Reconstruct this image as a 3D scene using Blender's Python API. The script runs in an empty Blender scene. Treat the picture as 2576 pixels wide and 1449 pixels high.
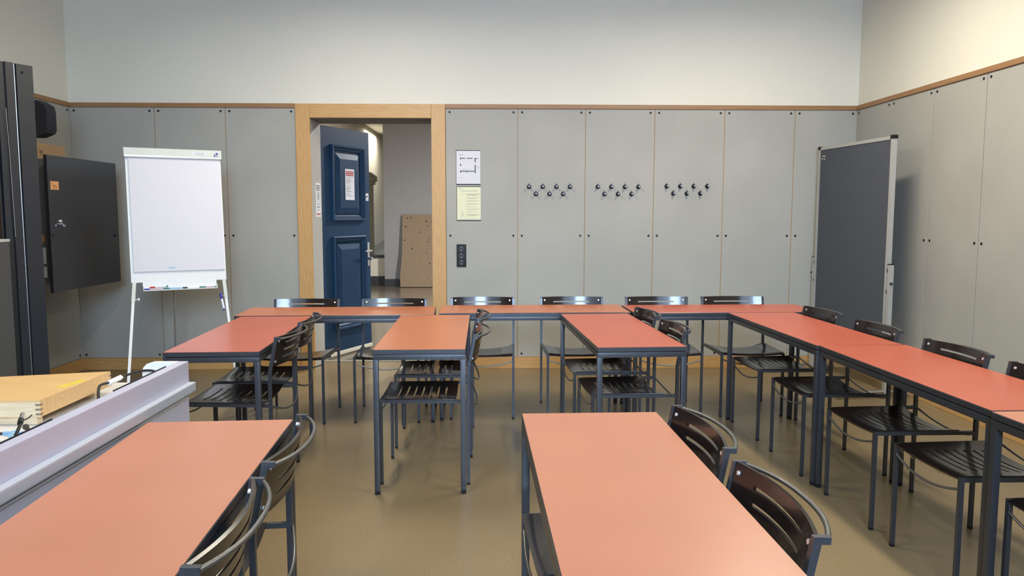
import bpy, bmesh, math, random
from mathutils import Vector, Matrix
random.seed(7)
R = math.radians
scn = bpy.context.scene
col = scn.collection

# ------------------------------------------------------------------ materials
def srgb(c):
    return tuple((x/12.92 if x <= .04045 else ((x+.055)/1.055)**2.4) for x in c)
def hexc(r, g, b):
    return srgb((r/255, g/255, b/255))

def mat(name, c, rough=.5, metal=0, spec=.5, var=0, scale=40, stretch=(1, 1, 1), c2=None, bump=0, coat=0, rvar=0, detail=4):
    m = bpy.data.materials.new(name); m.use_nodes = True
    nt = m.node_tree; b = nt.nodes['Principled BSDF']
    b.inputs['Roughness'].default_value = rough
    b.inputs['Metallic'].default_value = metal
    b.inputs['Specular IOR Level'].default_value = spec
    b.inputs['Coat Weight'].default_value = coat
    b.inputs['Base Color'].default_value = (*c, 1)
    tc = nt.nodes.new('ShaderNodeTexCoord'); mp = nt.nodes.new('ShaderNodeMapping')
    mp.inputs['Scale'].default_value = stretch
    nt.links.new(tc.outputs['Object'], mp.inputs['Vector'])
    n = nt.nodes.new('ShaderNodeTexNoise'); n.inputs['Scale'].default_value = scale; n.inputs['Detail'].default_value = detail
    nt.links.new(mp.outputs['Vector'], n.inputs['Vector'])
    r = nt.nodes.new('ShaderNodeValToRGB')
    r.color_ramp.elements[0].position = .3; r.color_ramp.elements[1].position = .7
    if c2 is None:
        a = tuple(x*(1-var) for x in c); d = tuple(min(1, x*(1+var)) for x in c)
    else:
        a, d = c, c2
    r.color_ramp.elements[0].color = (*a, 1); r.color_ramp.elements[1].color = (*d, 1)
    nt.links.new(n.outputs['Fac'], r.inputs['Fac'])
    if var or c2 is not None:
        nt.links.new(r.outputs['Color'], b.inputs['Base Color'])
    if rvar:
        mr = nt.nodes.new('ShaderNodeMapRange')
        mr.inputs['To Min'].default_value = rough-rvar; mr.inputs['To Max'].default_value = rough+rvar
        nt.links.new(n.outputs['Fac'], mr.inputs['Value']); nt.links.new(mr.outputs['Result'], b.inputs['Roughness'])
    if bump > 0:
        bp = nt.nodes.new('ShaderNodeBump'); bp.inputs['Strength'].default_value = bump; bp.inputs['Distance'].default_value = .002
        nt.links.new(n.outputs['Fac'], bp.inputs['Height']); nt.links.new(bp.outputs['Normal'], b.inputs['Normal'])
    return m

def two_scale(name, c, rough, big, small, bigvar, smallvar, stretch=(1, 1, 1), bump=.1, spec=.5, rvar=0):
    """base colour with broad blotches and fine grain"""
    m = mat(name, c, rough, var=smallvar, scale=small, stretch=stretch, bump=bump, spec=spec)
    nt = m.node_tree; b = nt.nodes['Principled BSDF']
    ramp = [n for n in nt.nodes if n.type == 'VALTORGB'][0]
    tc = [n for n in nt.nodes if n.type == 'TEX_COORD'][0]
    n2 = nt.nodes.new('ShaderNodeTexNoise'); n2.inputs['Scale'].default_value = big; n2.inputs['Detail'].default_value = 1.5
    nt.links.new(tc.outputs['Object'], n2.inputs['Vector'])
    mr = nt.nodes.new('ShaderNodeMapRange')
    mr.clamp = False; mr.inputs['From Min'].default_value = .3; mr.inputs['From Max'].default_value = .7
    mr.inputs['To Min'].default_value = 1-bigvar; mr.inputs['To Max'].default_value = 1+bigvar
    nt.links.new(n2.outputs['Fac'], mr.inputs['Value'])
    mx = nt.nodes.new('ShaderNodeMix'); mx.data_type = 'RGBA'; mx.blend_type = 'MULTIPLY'
    mx.inputs[0].default_value = 1
    nt.links.new(ramp.outputs['Color'], mx.inputs[6]); nt.links.new(mr.outputs['Result'], mx.inputs[7])
    nt.links.new(mx.outputs[2], b.inputs['Base Color'])
    if rvar:
        m2 = nt.nodes.new('ShaderNodeMapRange')
        m2.clamp = False; m2.inputs['From Min'].default_value = .3; m2.inputs['From Max'].default_value = .7
        m2.inputs['To Min'].default_value = rough-rvar; m2.inputs['To Max'].default_value = rough+rvar
        nt.links.new(n2.outputs['Fac'], m2.inputs['Value']); nt.links.new(m2.outputs['Result'], b.inputs['Roughness'])
    return m

M = {}
M['plaster'] = two_scale('white_plaster', (.76, .755, .675), .9, 1.2, 90, .02, .02, bump=.15)
M['panel'] = two_scale('grey_fibre_panel', (.392, .392, .366), .75, 2.0, 260, .05, .07, bump=.1, spec=.3)
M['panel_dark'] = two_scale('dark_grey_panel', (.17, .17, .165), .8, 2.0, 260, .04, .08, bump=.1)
M['floor'] = two_scale('linoleum', (.22, .165, .09), .31, 1.6, 130, .11, .32, stretch=(1, 2.2, 1), bump=.04)
M['hall_floor'] = two_scale('hall_stone_floor', (.17, .14, .105), .16, 1, 60, .06, .1, bump=.0)
M['hall_floor'].node_tree.nodes['Principled BSDF'].inputs['Roughness'].default_value = .16
M['ceiling'] = mat('ceiling_paint', (.58, .585, .55), .9, var=.01, scale=20)
M['oak'] = mat('pale_wood', (.50, .285, .10), .45, c2=(.60, .365, .15), scale=9, stretch=(18, 18, 1), bump=.03)
M['oak_h'] = mat('pale_wood_horizontal', (.49, .28, .098), .45, c2=(.59, .36, .148), scale=9, stretch=(1, 18, 18), bump=.03)
M['oak_y'] = mat('pale_wood_depthwise', (.49, .28, .098), .45, c2=(.59, .36, .148), scale=9, stretch=(18, 1, 18), bump=.03)
M['rail'] = mat('brown_rail_wood', (.28, .145, .06), .5, c2=(.36, .20, .09), scale=8, stretch=(1, 18, 18))
M['rail_y'] = mat('brown_rail_wood_depthwise', (.28, .145, .06), .5, c2=(.36, .20, .09), scale=8, stretch=(18, 1, 18))
M['metal'] = mat('anthracite_lacquer', (.066, .071, .083), .33, metal=.55, var=.06, scale=60)
M['metal_lt'] = mat('grey_tube', (.17, .17, .165), .35, metal=.8, var=.05, scale=60)
M['black'] = mat('black_plastic', (.012, .012, .014), .5, var=.05, spec=.25)
M['plate'] = mat('black_brown_lacquered_ply', (.015, .010, .009), .19, spec=.4, var=.05, scale=12, coat=.15)
M['chip'] = mat('chipped_ply_edge', (.02, .014, .012), .4, c2=(.35, .25, .15), scale=55, detail=2)
M['screw'] = mat('bright_screw', (.70, .70, .70), .4, metal=.4, var=.02)
M['lam_red'] = two_scale('red_laminate', (.445, .10, .056), .31, 3.5, 120, .05, .0, bump=0)
M['lam_or'] = two_scale('orange_red_laminate', (.455, .155, .075), .31, 3.5, 120, .045, .0, bump=0)
M['lam_pale'] = two_scale('pale_orange_laminate', (.47, .19, .112), .33, 3.0, 120, .04, .0, bump=0)
M['white'] = mat('white_lacquer', (.78, .80, .80), .35, var=.01)
M['paper'] = mat('paper', (.70, .71, .77), .8, var=.01)
M['desk'] = mat('pale_lilac_desk', (.47, .465, .575), .4, var=.02, scale=8)
M['desk_edge'] = mat('grey_blue_desk_edge', (.40, .43, .49), .4, var=.02, scale=8)
M['desk_top'] = mat('pale_desk_top', (.70, .68, .66), .4, var=.02, scale=20)
M['clamp'] = mat('pale_grey_green_metal', (.60, .65, .60), .4, var=.03, scale=12)
M['steel'] = mat('brushed_steel', (.55, .55, .55), .3, metal=.9, var=.04)
M['alu'] = mat('aluminium', (.55, .55, .53), .38, metal=.5, var=.03)
M['felt'] = mat('grey_blue_felt', (.085, .095, .115), .95, var=.12, scale=350, spec=.1)
M['felt2'] = mat('grey_felt', (.085, .087, .092), .95, var=.12, scale=350, spec=.1)
M['gloss'] = mat('black_gloss_door', (.012, .017, .032), .035, var=.03, coat=.85, spec=.5)
M['cab'] = mat('grey_cabinet', (.15, .155, .17), .55, var=.03)
M['pylon'] = mat('blue_black_powder_coat', (.022, .027, .036), .35, var=.06)
M['speaker'] = mat('dark_blue_grille', (.02, .024, .035), .75, var=.35, scale=600)
M['card'] = mat('cardboard', (.36, .235, .13), .85, var=.06, scale=15)
M['ink'] = mat('dark_print', (.03, .03, .035), .7, var=.02)
M['greyink'] = mat('grey_print', (.33, .34, .35), .7, var=.02)
M['yellow'] = mat('pale_yellow_paper', (.76, .78, .56), .8, var=.01)
M['bluedoor'] = mat('blue_door_paint', (.012, .040, .092), .5, spec=.15, var=.08, scale=6, bump=.02)
M['redprint'] = mat('red_print', (.42, .06, .07), .7, var=.02)
M['orange_note'] = mat('orange_sticky_label', (.75, .38, .16), .7, var=.04)
M['hook_face'] = mat('pale_blue_grey_face', (.30, .36, .43), .45, spec=.3, var=.02)
M['tape'] = mat('yellow_tape', (.62, .50, .06), .5, var=.05)
M['chip_wood'] = mat('worn_ply_edge', (.30, .19, .10), .7, var=.3, scale=120)
M['beech'] = mat('beech_wood', (.62, .38, .16), .4, c2=(.70, .46, .21), scale=5, stretch=(1.5, 14, 14))
M['beech_end'] = mat('beech_side_wood', (.62, .47, .29), .5, c2=(.75, .60, .40), scale=7, stretch=(2, 14, 14))
M['spruce'] = mat('knotty_spruce', (.22, .155, .095), .6, c2=(.27, .195, .12), scale=6, stretch=(14, 14, 1))
M['knot'] = mat('dark_knot', (.05, .03, .02), .6, var=.1)
M['hall_grey'] = mat('hall_grey_paint', (.30, .30, .31), .9, var=.02, scale=12)
M['hall_white'] = mat('hall_cream_paint', (.70, .67, .58), .9, var=.01)
M['stone'] = mat('sandstone', (.30, .28, .22), .8, var=.08, scale=20)
M['darkbase'] = mat('dark_skirting', (.03, .03, .035), .5, var=.05)
M['cblue'] = mat('blue_plastic', (.025, .03, .32), .4, var=.02)
M['cred'] = mat('red_plastic', (.5, .05, .05), .4, var=.02)
M['cgreen'] = mat('green_plastic', (.02, .17, .13), .4, var=.02)
M['clb'] = mat('light_blue_plastic', (.25, .5, .75), .4, var=.02)
M['cpink'] = mat('pale_pink_barrel', (.58, .45, .52), .4, var=.02)
M['pen_white'] = mat('white_barrel', (.75, .8, .85), .4, var=.02)
M['glass_shade'] = mat('lamp_housing', (.7, .7, .7), .4, var=.01)
M['brass'] = mat('gold_contact', (.8, .6, .2), .25, metal=1, var=.02)

# ------------------------------------------------------------------ mesh building
def rotm(rz=0, rx=0, ry=0):
    return Matrix.Rotation(rz, 3, 'Z') @ Matrix.Rotation(ry, 3, 'Y') @ Matrix.Rotation(rx, 3, 'X')

class MB:
    def __init__(s): s.bm = bmesh.new()
    def box(s, lo, hi, bevel=0, rot=None, piv=None, seg=2):
        b2 = bmesh.new(); bmesh.ops.create_cube(b2, size=1)
        lo = Vector(lo); hi = Vector(hi); c = (lo+hi)/2; d = hi-lo
        for v in b2.verts: v.co = Vector((v.co.x*d.x, v.co.y*d.y, v.co.z*d.z))
        if bevel: bmesh.ops.bevel(b2, geom=b2.edges[:], offset=bevel, segments=seg, affect='EDGES', profile=.7)
        for v in b2.verts:
            p = v.co+c
            if rot is not None:
                pv = Vector(piv) if piv is not None else c
                p = rot @ (p-pv)+pv
            v.co = p
        s._join(b2); return s
    def _join(s, b2):
        me = bpy.data.meshes.new('t'); b2.to_mesh(me); s.bm.from_mesh(me); bpy.data.meshes.remove(me); b2.free()
    def poly(s, pts, thick):
        """flat polygon (3D points) extruded by vector thick"""
        t = Vector(thick); n = len(pts)
        a = [s.bm.verts.new(Vector(p)) for p in pts]; b = [s.bm.verts.new(Vector(p)+t) for p in pts]
        s.bm.faces.new(a); s.bm.faces.new(b[::-1])
        for i in range(n): s.bm.faces.new((a[i], b[i], b[(i+1) % n], a[(i+1) % n]))
        return s
    def tube(s, pts, r, n=10, square=False, r2=None, up=None):
        pts = [Vector(p) for p in pts]; rings = []
        k = 4 if square else n
        for i, p in enumerate(pts):
            if i == 0: t = pts[1]-p; ts = t.normalized(); sc = 1
            elif i == len(pts)-1: ts = (p-pts[i-1]).normalized(); sc = 1
            else:
                a = (p-pts[i-1]).normalized(); b = (pts[i+1]-p).normalized(); ts = (a+b).normalized()
                sc = 1/max(.5, ts.dot(a))
            u = Vector(up) if up else (Vector((0, 0, 1)) if abs(ts.z) < .9 else Vector((0, 1, 0)))
            x = ts.cross(u).normalized(); y = x.cross(ts).normalized()
            ring = []
            rr = r if r2 is None else r+(r2-r)*i/(len(pts)-1)
            for j in range(k):
                if square:
                    sx, sy = [(-1, -1), (1, -1), (1, 1), (-1, 1)][j]
                    ring.append(s.bm.verts.new(p+x*sx*rr+y*sy*rr*(sc if not up else 1)))
                else:
                    a = 2*math.pi*j/k
                    ring.append(s.bm.verts.new(p+x*math.cos(a)*rr+y*math.sin(a)*rr))
            rings.append(ring)
        for a, b in zip(rings, rings[1:]):
            for j in range(k): s.bm.faces.new((a[j], a[(j+1) % k], b[(j+1) % k], b[j]))
        s.bm.faces.new(rings[0][::-1]); s.bm.faces.new(rings[-1])
        return s
    def disc(s, c, axis, r, h, n=16, r2=None):
        c = Vector(c); a = Vector(axis).normalized()
        return s.tube([c, c+a*h], r, n, r2=r2)
    def ring(s, c, axis, r, w, h, n=28):
        c = Vector(c); a = Vector(axis).normalized()
        u = a.orthogonal().normalized(); v = a.cross(u)
        P = []
        for j in range(n):
            t = 2*math.pi*j/n; d = u*math.cos(t)+v*math.sin(t)
            P.append([s.bm.verts.new(c+d*(r-w)), s.bm.verts.new(c+d*r), s.bm.verts.new(c+d*r+a*h), s.bm.verts.new(c+d*(r-w)+a*h)])
        for j in range(n):
            A, B = P[j], P[(j+1) % n]
            for q in range(4): s.bm.faces.new((A[q], A[(q+1) % 4], B[(q+1) % 4], B[q]))
        return s
    def plate(s, us, vs, hole, pos, thick):
        V = {}
        def gv(i, j):
            if (i, j) not in V: V[i, j] = s.bm.verts.new(pos(us[i], vs[j]))
            return V[i, j]
        fs = []
        for i in range(len(us)-1):
            for j in range(len(vs)-1):
                if hole((us[i]+us[i+1])/2, (vs[j]+vs[j+1])/2): continue
                fs.append(s.bm.faces.new((gv(i, j), gv(i+1, j), gv(i+1, j+1), gv(i, j+1))))
        s.bm.normal_update()
        bmesh.ops.solidify(s.bm, geom=fs, thickness=thick)
        return s
    def xform(s, f):
        for v in s.bm.verts: v.co = f(v.co)
        return s
    def build(s, name, m, parent=None, smooth=True, angle=32):
        bmesh.ops.recalc_face_normals(s.bm, faces=s.bm.faces[:])
        me = bpy.data.meshes.new(name); s.bm.to_mesh(me); s.bm.free()
        ms = m if isinstance(m, (list, tuple)) else [m]
        for x in ms: me.materials.append(x)
        if smooth:
            me.polygons.foreach_set('use_smooth', [True]*len(me.polygons))
            me.set_sharp_from_angle(angle=R(angle))
        o = bpy.data.objects.new(name, me); col.objects.link(o)
        if parent is not None: o.parent = parent
        return o

def tag(o, label=None, cat=None, group=None, kind=None):
    if label: o['label'] = label
    if cat: o['category'] = cat
    if group: o['group'] = group
    if kind: o['kind'] = kind
    return o
def empty(name, loc=(0, 0, 0), rz=0, **k):
    o = bpy.data.objects.new(name, None); col.objects.link(o); o.location = loc; o.rotation_euler = (0, 0, rz)
    o.empty_display_size = .1
    return tag(o, **k)
def children(o): return [c for c in bpy.data.objects if c.parent == o]
def copy_tree(o, parent=None):
    c = o.copy(); col.objects.link(c); c.parent = parent
    for ch in children(o): copy_tree(ch, c)
    return c
def text_obj(name, s, size, m, parent, mw, extrude=.0004, align='CENTER'):
    cu = bpy.data.curves.new(name, 'FONT'); cu.body = s; cu.size = size; cu.extrude = extrude
    cu.align_x = align; cu.align_y = 'CENTER'
    o = bpy.data.objects.new(name, cu); col.objects.link(o)
    bpy.context.view_layer.update()
    me = bpy.data.meshes.new_from_object(o.evaluated_get(bpy.context.evaluated_depsgraph_get()))
    bpy.data.objects.remove(o); bpy.data.curves.remove(cu)
    me.transform(mw); me.materials.append(m)
    o = bpy.data.objects.new(name, me); col.objects.link(o)
    if parent is not None: o.parent = parent
    return o

# ------------------------------------------------------------------ key dimensions (metres)
D, XL, XR = 6.897, -3.702, 3.230          # back wall face, side wall faces
ZR, ZRB, ZB = 2.360, 2.322, .106          # rail top/bottom, baseboard top
YB, CEIL = -2.6, 4.25                     # wall behind the viewer, ceiling
DX0, DX1, DZ = -1.625, -.557, 2.236       # door opening
YH = 7.29                                 # hall side of the back wall

# ------------------------------------------------------------------ setting
S = dict(kind='structure')
tag(MB().box((XL-.3, YB-.3, -.1), (XR+.3, YH, 0)).build('floor', M['floor'], smooth=False), 'tan linoleum floor of the classroom', 'floor', **S)
tag(MB().box((-8, YH, -.1), (4, 26, 0)).build('floor', M['hall_floor'], smooth=False), 'dark polished floor of the hallway beyond the door', 'floor', **S)
tag(MB().box((XL-.3, YB-.3, CEIL), (XR+.3, YH, CEIL+.1)).build('ceiling', M['ceiling'], smooth=False), 'white classroom ceiling', 'ceiling', **S)

w = MB()
w.box((XL-.3, D+.012, 0), (DX0, YH, CEIL)); w.box((DX1, D+.012, 0), (XR+.3, YH, CEIL)); w.box((DX0, D+.012, DZ), (DX1, YH, CEIL))
wall_back = tag(w.build('wall_back', M['plaster'], smooth=False), 'back wall, white plaster above grey panels', 'wall', **S)
wall_right = tag(MB().box((XR+.012, YB, 0), (XR+.3, D+.012, CEIL)).build('wall_right', M['plaster'], smooth=False), 'right wall, white plaster above grey panels', 'wall', **S)
wall_left = tag(MB().box((XL-.3, YB, 0), (XL-.012, D+.012, CEIL)).build('wall_left', M['plaster'], smooth=False), 'left wall, white plaster above grey panels', 'wall', **S)

cap_mesh = None
def screw_cap(parent, p, axis):
    return MB().disc(Vector(p)-Vector(axis)*.001, axis, .0095, .004, 12).build('screw_cap', M['black'], parent)
def panels_x(parent, xs, yf, sgn=-1):
    MB().box((xs[0], yf+.008, ZB), (xs[-1], yf+.012, ZRB)).build('seam_batten', M['oak'], parent, smooth=False)
    for a, b in zip(xs, xs[1:]):
        p = MB().box((a+.003, yf, ZB+.002), (b-.003, yf+.012, ZRB), .0012, seg=1).build('wall_panel', M['panel'], parent, smooth=False)
        for x in (a+.038, b-.038):
            for z in (2.292, 1.206, .137): screw_cap(p, (x, yf, z), (0, -1, 0))
def panels_y(parent, ys, xf, s):          # s: direction of the room from the wall
    MB().box((xf-s*.012, ys[0], ZB), (xf-s*.008, ys[-1], ZRB)).build('seam_batten', M['oak'], parent, smooth=False)
    for a, b in zip(ys, ys[1:]):
        lo, hi = sorted((xf, xf-s*.012))
        p = MB().box((lo, a+.003, ZB+.002), (hi, b-.003, ZRB), .0012, seg=1).build('wall_panel', M['panel'], parent, smooth=False)
        if b > 3.2:
            for y in (a+.038, b-.038):
                for z in (2.292, 1.206, .137): screw_cap(p, (xf, y, z), (s, 0, 0))
panels_x(wall_back, [XL, -2.974, -2.358, -1.745], D)
panels_x(wall_back, [-.434, .205, .805, 1.420, 2.045, 2.675, XR], D)
ys = [D-.001-.603*i for i in range(17)]
ysr = sorted([D] + [6.297-.612*i for i in range(15)])
panels_y(wall_right, ysr, XR, -1)
panels_y(wall_left, ysr, XL, 1)
# reveal lining of the door opening
MB().box((DX0-.012, D+.004, 0), (DX0+.004, YH, DZ)).build('reveal_panel', M['panel'], wall_back, smooth=False)
MB().box((DX1-.004, D+.004, 0), (DX1+.012, YH, DZ)).build('reveal_panel', M['panel'], wall_back, smooth=False)
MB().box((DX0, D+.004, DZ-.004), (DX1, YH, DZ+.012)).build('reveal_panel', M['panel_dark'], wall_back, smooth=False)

def base(name, lo, hi, m, label): tag(MB().box(lo, hi, .002, seg=1).build(name, m, smooth=False), label, 'baseboard', **S)
bb = MB(); bb.box((XL, D-.012, 0), (-1.745, D+.012, ZB), .002, seg=1); bb.box((-.434, D-.012, 0), (XR, D+.012, ZB), .002, seg=1)
tag(bb.build('baseboard_back', M['oak_h'], smooth=False), 'light wooden baseboard along the back wall', 'baseboard', **S)
base('baseboard_right', (XR-.012, YB, 0), (XR+.012, D-.012, ZB), M['oak_y'], 'light wooden baseboard along the right wall')
base('baseboard_left', (XL-.012, YB, 0), (XL+.012, D-.012, ZB), M['oak_y'], 'light wooden baseboard along the left wall')
rb = MB(); rb.box((XL, D-.012, ZRB), (-1.745, D+.02, ZR), .002, seg=1); rb.box((-.434, D-.012, ZRB), (XR, D+.02, ZR), .002, seg=1)
tag(rb.build('trim_1', M['rail'], smooth=False), 'brown wooden rail on top of the back wall panels', 'trim', **S)
tag(MB().box((XR-.012, YB, ZRB), (XR+.02, D-.012, ZR), .002, seg=1).build('trim_2', M['rail_y'], smooth=False), 'brown wooden rail on top of the right wall panels', 'trim', **S)
tag(MB().box((XL-.02, YB, ZRB), (XL+.012, D-.012, ZR), .002, seg=1).build('trim_3', M['rail_y'], smooth=False), 'brown wooden rail on top of the left wall panels', 'trim', **S)

# wall behind the viewer with two windows
wn = [(-3.1, -1.2), (-.6, 1.0), (1.35, 2.95)]
WZ0, WZ1 = .85, 3.75
w = MB(); xs = [XL-.3]+[v for p in wn for v in p]+[XR+.3]
for i in range(0, len(xs), 2): w.box((xs[i], YB-.3, 0), (xs[i+1], YB, CEIL))
for a, b in wn: w.box((a, YB-.3, 0), (b, YB, WZ0)); w.box((a, YB-.3, WZ1), (b, YB, CEIL))
tag(w.build('wall_front', M['plaster'], smooth=False), 'window wall behind the viewer', 'wall', **S)
gm = bpy.data.materials.new('window_glass'); gm.use_nodes = True
g = gm.node_tree.nodes['Principled BSDF']; g.inputs['Transmission Weight'].default_value = 1; g.inputs['Roughness'].default_value = 0; g.inputs['IOR'].default_value = 1.45
for i, (a, b) in enumerate(wn):
    f = MB(); t = .06
    f.box((a, YB-.22, WZ0), (a+t, YB-.16, WZ1)); f.box((b-t, YB-.22, WZ0), (b, YB-.16, WZ1)); f.box(((a+b)/2-.03, YB-.22, WZ0), ((a+b)/2+.03, YB-.16, WZ1))
    f.box((a, YB-.22, WZ0), (b, YB-.16, WZ0+t)); f.box((a, YB-.22, WZ1-t), (b, YB-.16, WZ1)); f.box((a, YB-.22, 2.75), (b, YB-.16, 2.80))
    fo = tag(f.build('window_%d' % (i+1), M['white'], smooth=False), 'white window frame behind the viewer', 'window', **S)
    MB().box((a+.02, YB-.195, WZ0+.02), (b-.02, YB-.189, WZ1-.02)).build('pane', gm, fo, smooth=False)

# ------------------------------------------------------------------ door
door = empty('door_1', (0, 0, 0), label='open blue panelled door in a light wooden frame', cat='door', **S)
CX0, CX1 = -1.745, -.434
MB().box((CX0, D-.022, 0), (-1.619, D+.004, 2.358), .003, seg=1).build('frame_post', M['oak'], door, smooth=False)
MB().box((-.557, D-.022, 0), (CX1, D+.004, 2.358), .003, seg=1).build('frame_post', M['oak'], door, smooth=False)
MB().box((-1.619, D-.022, DZ), (-.557, D+.004, 2.358), .003, seg=1).build('frame_lintel', M['oak_h'], door, smooth=False)
MB().box((DX0, YH-.05, 0), (DX1, YH, .006)).build('threshold', M['stone'], door, smooth=False)
hx, hy, lx, ly = -1.632, 7.305, -1.297, 8.045
ang = math.atan2(ly-hy, lx-hx)
leaf = empty('door_leaf'); leaf.parent = door; leaf.location = (hx, hy, 0); leaf.rotation_euler = (0, 0, ang)
LW, LH = .815, 2.226
# leaf local: x along the leaf, room-side face at y=0 facing -y
MB().box((0, 0, .012), (LW, .045, LH), .003, seg=1).build('slab', M['bluedoor'], leaf, smooth=False)
MB().box((LW, .018, .012), (LW+.02, .045, LH-.02), .002, seg=1).build('rebate_edge', M['bluedoor'], leaf, smooth=False)
def frame_mould(x0, x1, z0, z1, prof):
    """moulded panel: nested rectangles at (inset, y)"""
    b = MB(); rings = []
    for ins, y in prof:
        rings.append([b.bm.verts.new(Vector(p)) for p in ((x0+ins, y, z0+ins), (x1-ins, y, z0+ins), (x1-ins, y, z1-ins), (x0+ins, y, z1-ins))])
    for a, c in zip(rings, rings[1:]):
        for j in range(4): b.bm.faces.new((a[j], a[(j+1) % 4], c[(j+1) % 4], c[j]))
    b.bm.faces.new(rings[-1])
    return b
prof = [(0, .0), (.0, -.02), (.008, -.028), (.02, -.026), (.026, -.012), (.045, -.010), (.055, .0), (.075, .0), (.09, -.004), (.13, -.016)]
frame_mould(.16, .71, 1.33, 2.06, prof).build('panel', M['bluedoor'], leaf, smooth=False)
frame_mould(.16, .71, .26, 1.18, prof).build('panel', M['bluedoor'], leaf, smooth=False)
pl = MB().box((.752, -.008, .862), (.79, 0, 1.105), .003).build('handle_plate', M['steel'], leaf)
MB().tube([(.771, -.004, 1.02), (.771, -.045, 1.02), (.765, -.052, 1.02), (.65, -.052, 1.018)], .009, 10).build('lever', M['steel'], pl)
MB().tube([(.771, -.004, .938), (.771, -.05, .938)], .018, 14).build('lock_knob', M['steel'], pl)
MB().box((.1, -.006, .014), (.815, .002, .05), .002, seg=1).build('bottom_seal', M['hall_white'], leaf, smooth=False)

def leafpt(s, y, z):
    c, n = math.cos(ang), math.sin(ang)
    return Vector((hx+s*c-y*n, hy+s*n+y*c, z))

# notice on the door
def bars(b, x0, z0, rows, y=-.0006):
    for (dx, dz, wd, h) in rows: b.box((x0+dx, y, z0-dz-h), (x0+dx+wd, y+.0005, z0-dz))
    return b
nt = empty('notice', leafpt(.368, -.0175, 1.838), ang, label='white and red printed notice on the upper panel of the blue door', cat='notice')
MB().box((0, -.002, -.303), (.152, 0, 0)).build('sheet', M['paper'], nt, smooth=False)
rows = [(.012, .02, .125, .048)]
bars(MB(), 0, 0, rows, -.0026).build('red_header', M['redprint'], nt, smooth=False)
for r_ in [(.016, .03, .11, .006), (.02, .05, .11, .006)]: bars(MB(), 0, 0, [r_], -.0032).build('heading_line', M['cpink'], nt, smooth=False)
rows = []
z = .078
for n_, hh, gap in ((3, .003, .006), (3, .006, .009), (1, .006, .02), (2, .003, .014), (3, .006, .009), (2, .004, .014), (2, .003, .012), (2, .003, .01)):
    for i in range(n_):
        wd = random.uniform(.05, .12); rows.append((.015, z, wd, hh)); z += hh+.004
    z += gap*.5
bars(MB(), 0, 0, rows, -.0026).build('printed_lines', M['greyink'], nt, smooth=False)
st = empty('sticker', leafpt(.728, -.002, 1.608), ang, label='small white camera sticker near the edge of the blue door', cat='sticker')
MB().box((0, -.001, -.076), (.062, 0, 0)).build('sheet', M['paper'], st, smooth=False)
MB().poly([(.012, -.0016, -.045), (.03, -.0016, -.05), (.05, -.0016, -.03), (.044, -.0016, -.018), (.022, -.0016, -.028)], (0, .0006, 0)).build('camera_mark', M['ink'], st, smooth=False)
for r_ in [(.01, .006, .018, .006), (.01, .062, .016, .007), (.044, .058, .01, .014)]: bars(MB(), 0, 0, [r_], -.0015).build('printed_mark', M['ink'], st, smooth=False)

# narrow sign on the door reveal
sg = empty('sign', (DX0+.0045, 7.05, 1.68), 0, label='narrow white sign with a crossed circle on the left door reveal', cat='sign')
W_ = .19
MB().box((0, 0, -.31), (.0015, W_, 0)).build('sheet', M['paper'], sg, smooth=False)
for dz, a, c in ((.02, .02, .17), (.034, .015, .17), (.048, .015, .16), (.062, .02, .15), (.215, .03, .16), (.236, .08, .11), (.245, .08, .11)):
    MB().box((.0015, a, -dz-.007), (.002, c, -dz)).build('printed_line', M['ink'], sg, smooth=False)
MB().ring((.0015, W_/2, -.14), (1, 0, 0), .062, .006, .0006).build('circle', M['ink'], sg)
MB().box((.0016, W_/2-.012, -.15), (.0022, W_/2+.012, -.1)).build('figure', M['ink'], sg, smooth=False)
MB().box((.0015, .02, -.292), (.002, .17, -.277)).build('red_strip', M['redprint'], sg, smooth=False)

# ------------------------------------------------------------------ hallway
tag(MB().box((-2.13, 14.9, 0), (3.6, 15.3, 4.2)).build('wall_hall_grey', M['hall_grey'], smooth=False), 'plain grey wall across the hallway', 'wall', **S)
tag(MB().box((-3.2, YH, 0), (-2.9, 26, 4.2)).build('wall_hall_left', M['hall_white'], smooth=False), 'cream wall along the left of the hallway', 'wall', **S)
tag(MB().box((-2.9, 23.5, 0), (-2.13, 23.8, 4.2)).build('wall_hall_end', M['hall_white'], smooth=False), 'far end wall of the stairs', 'wall', **S)
tag(MB().box((3.3, YH, 0), (3.6, 14.9, 4.2)).build('wall_hall_right', M['hall_grey'], smooth=False), 'right wall of the hallway', 'wall', **S)
tag(MB().box((-8, YH-.0, 3.38), (4, 26, 3.5)).build('ceiling', M['hall_white'], smooth=False), 'hallway ceiling', 'ceiling', **S)
tag(MB().box((-2.13, 14.885, 0), (3.3, 14.9, .145)).build('baseboard_hall', M['darkbase'], smooth=False), 'black baseboard of the grey hallway wall', 'baseboard', **S)
pp = empty('stair_parapet', (-2.5, 15.2, 0), label='low cream stair wall with dark handrail at the end of the hallway', cat='parapet')
MB().box((-.39, -.06, .18), (.369, .06, .525)).build('wall_block', M['hall_white'], pp, smooth=False)
MB().box((-.39, -.08, 0), (.369, .07, .18)).build('base', M['darkbase'], pp, smooth=False)
MB().box((-.39, -.07, .54), (.369, .05, .6), .01).build('handrail', M['darkbase'], pp)
MB().box((-2.9, 17.6, 0), (-2.888, 17.61, .01)).bm.free()
sk = MB().poly([(-2.889, 15.6, .33), (-2.889, 21.5, .62), (-2.889, 21.5, .80), (-2.889, 15.6, .46)], (-.011, 0, 0)).build('trim_4', M['cab'], smooth=False)
tag(sk, 'grey sloping stair skirting on the far cream wall', 'trim', **S)
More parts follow.
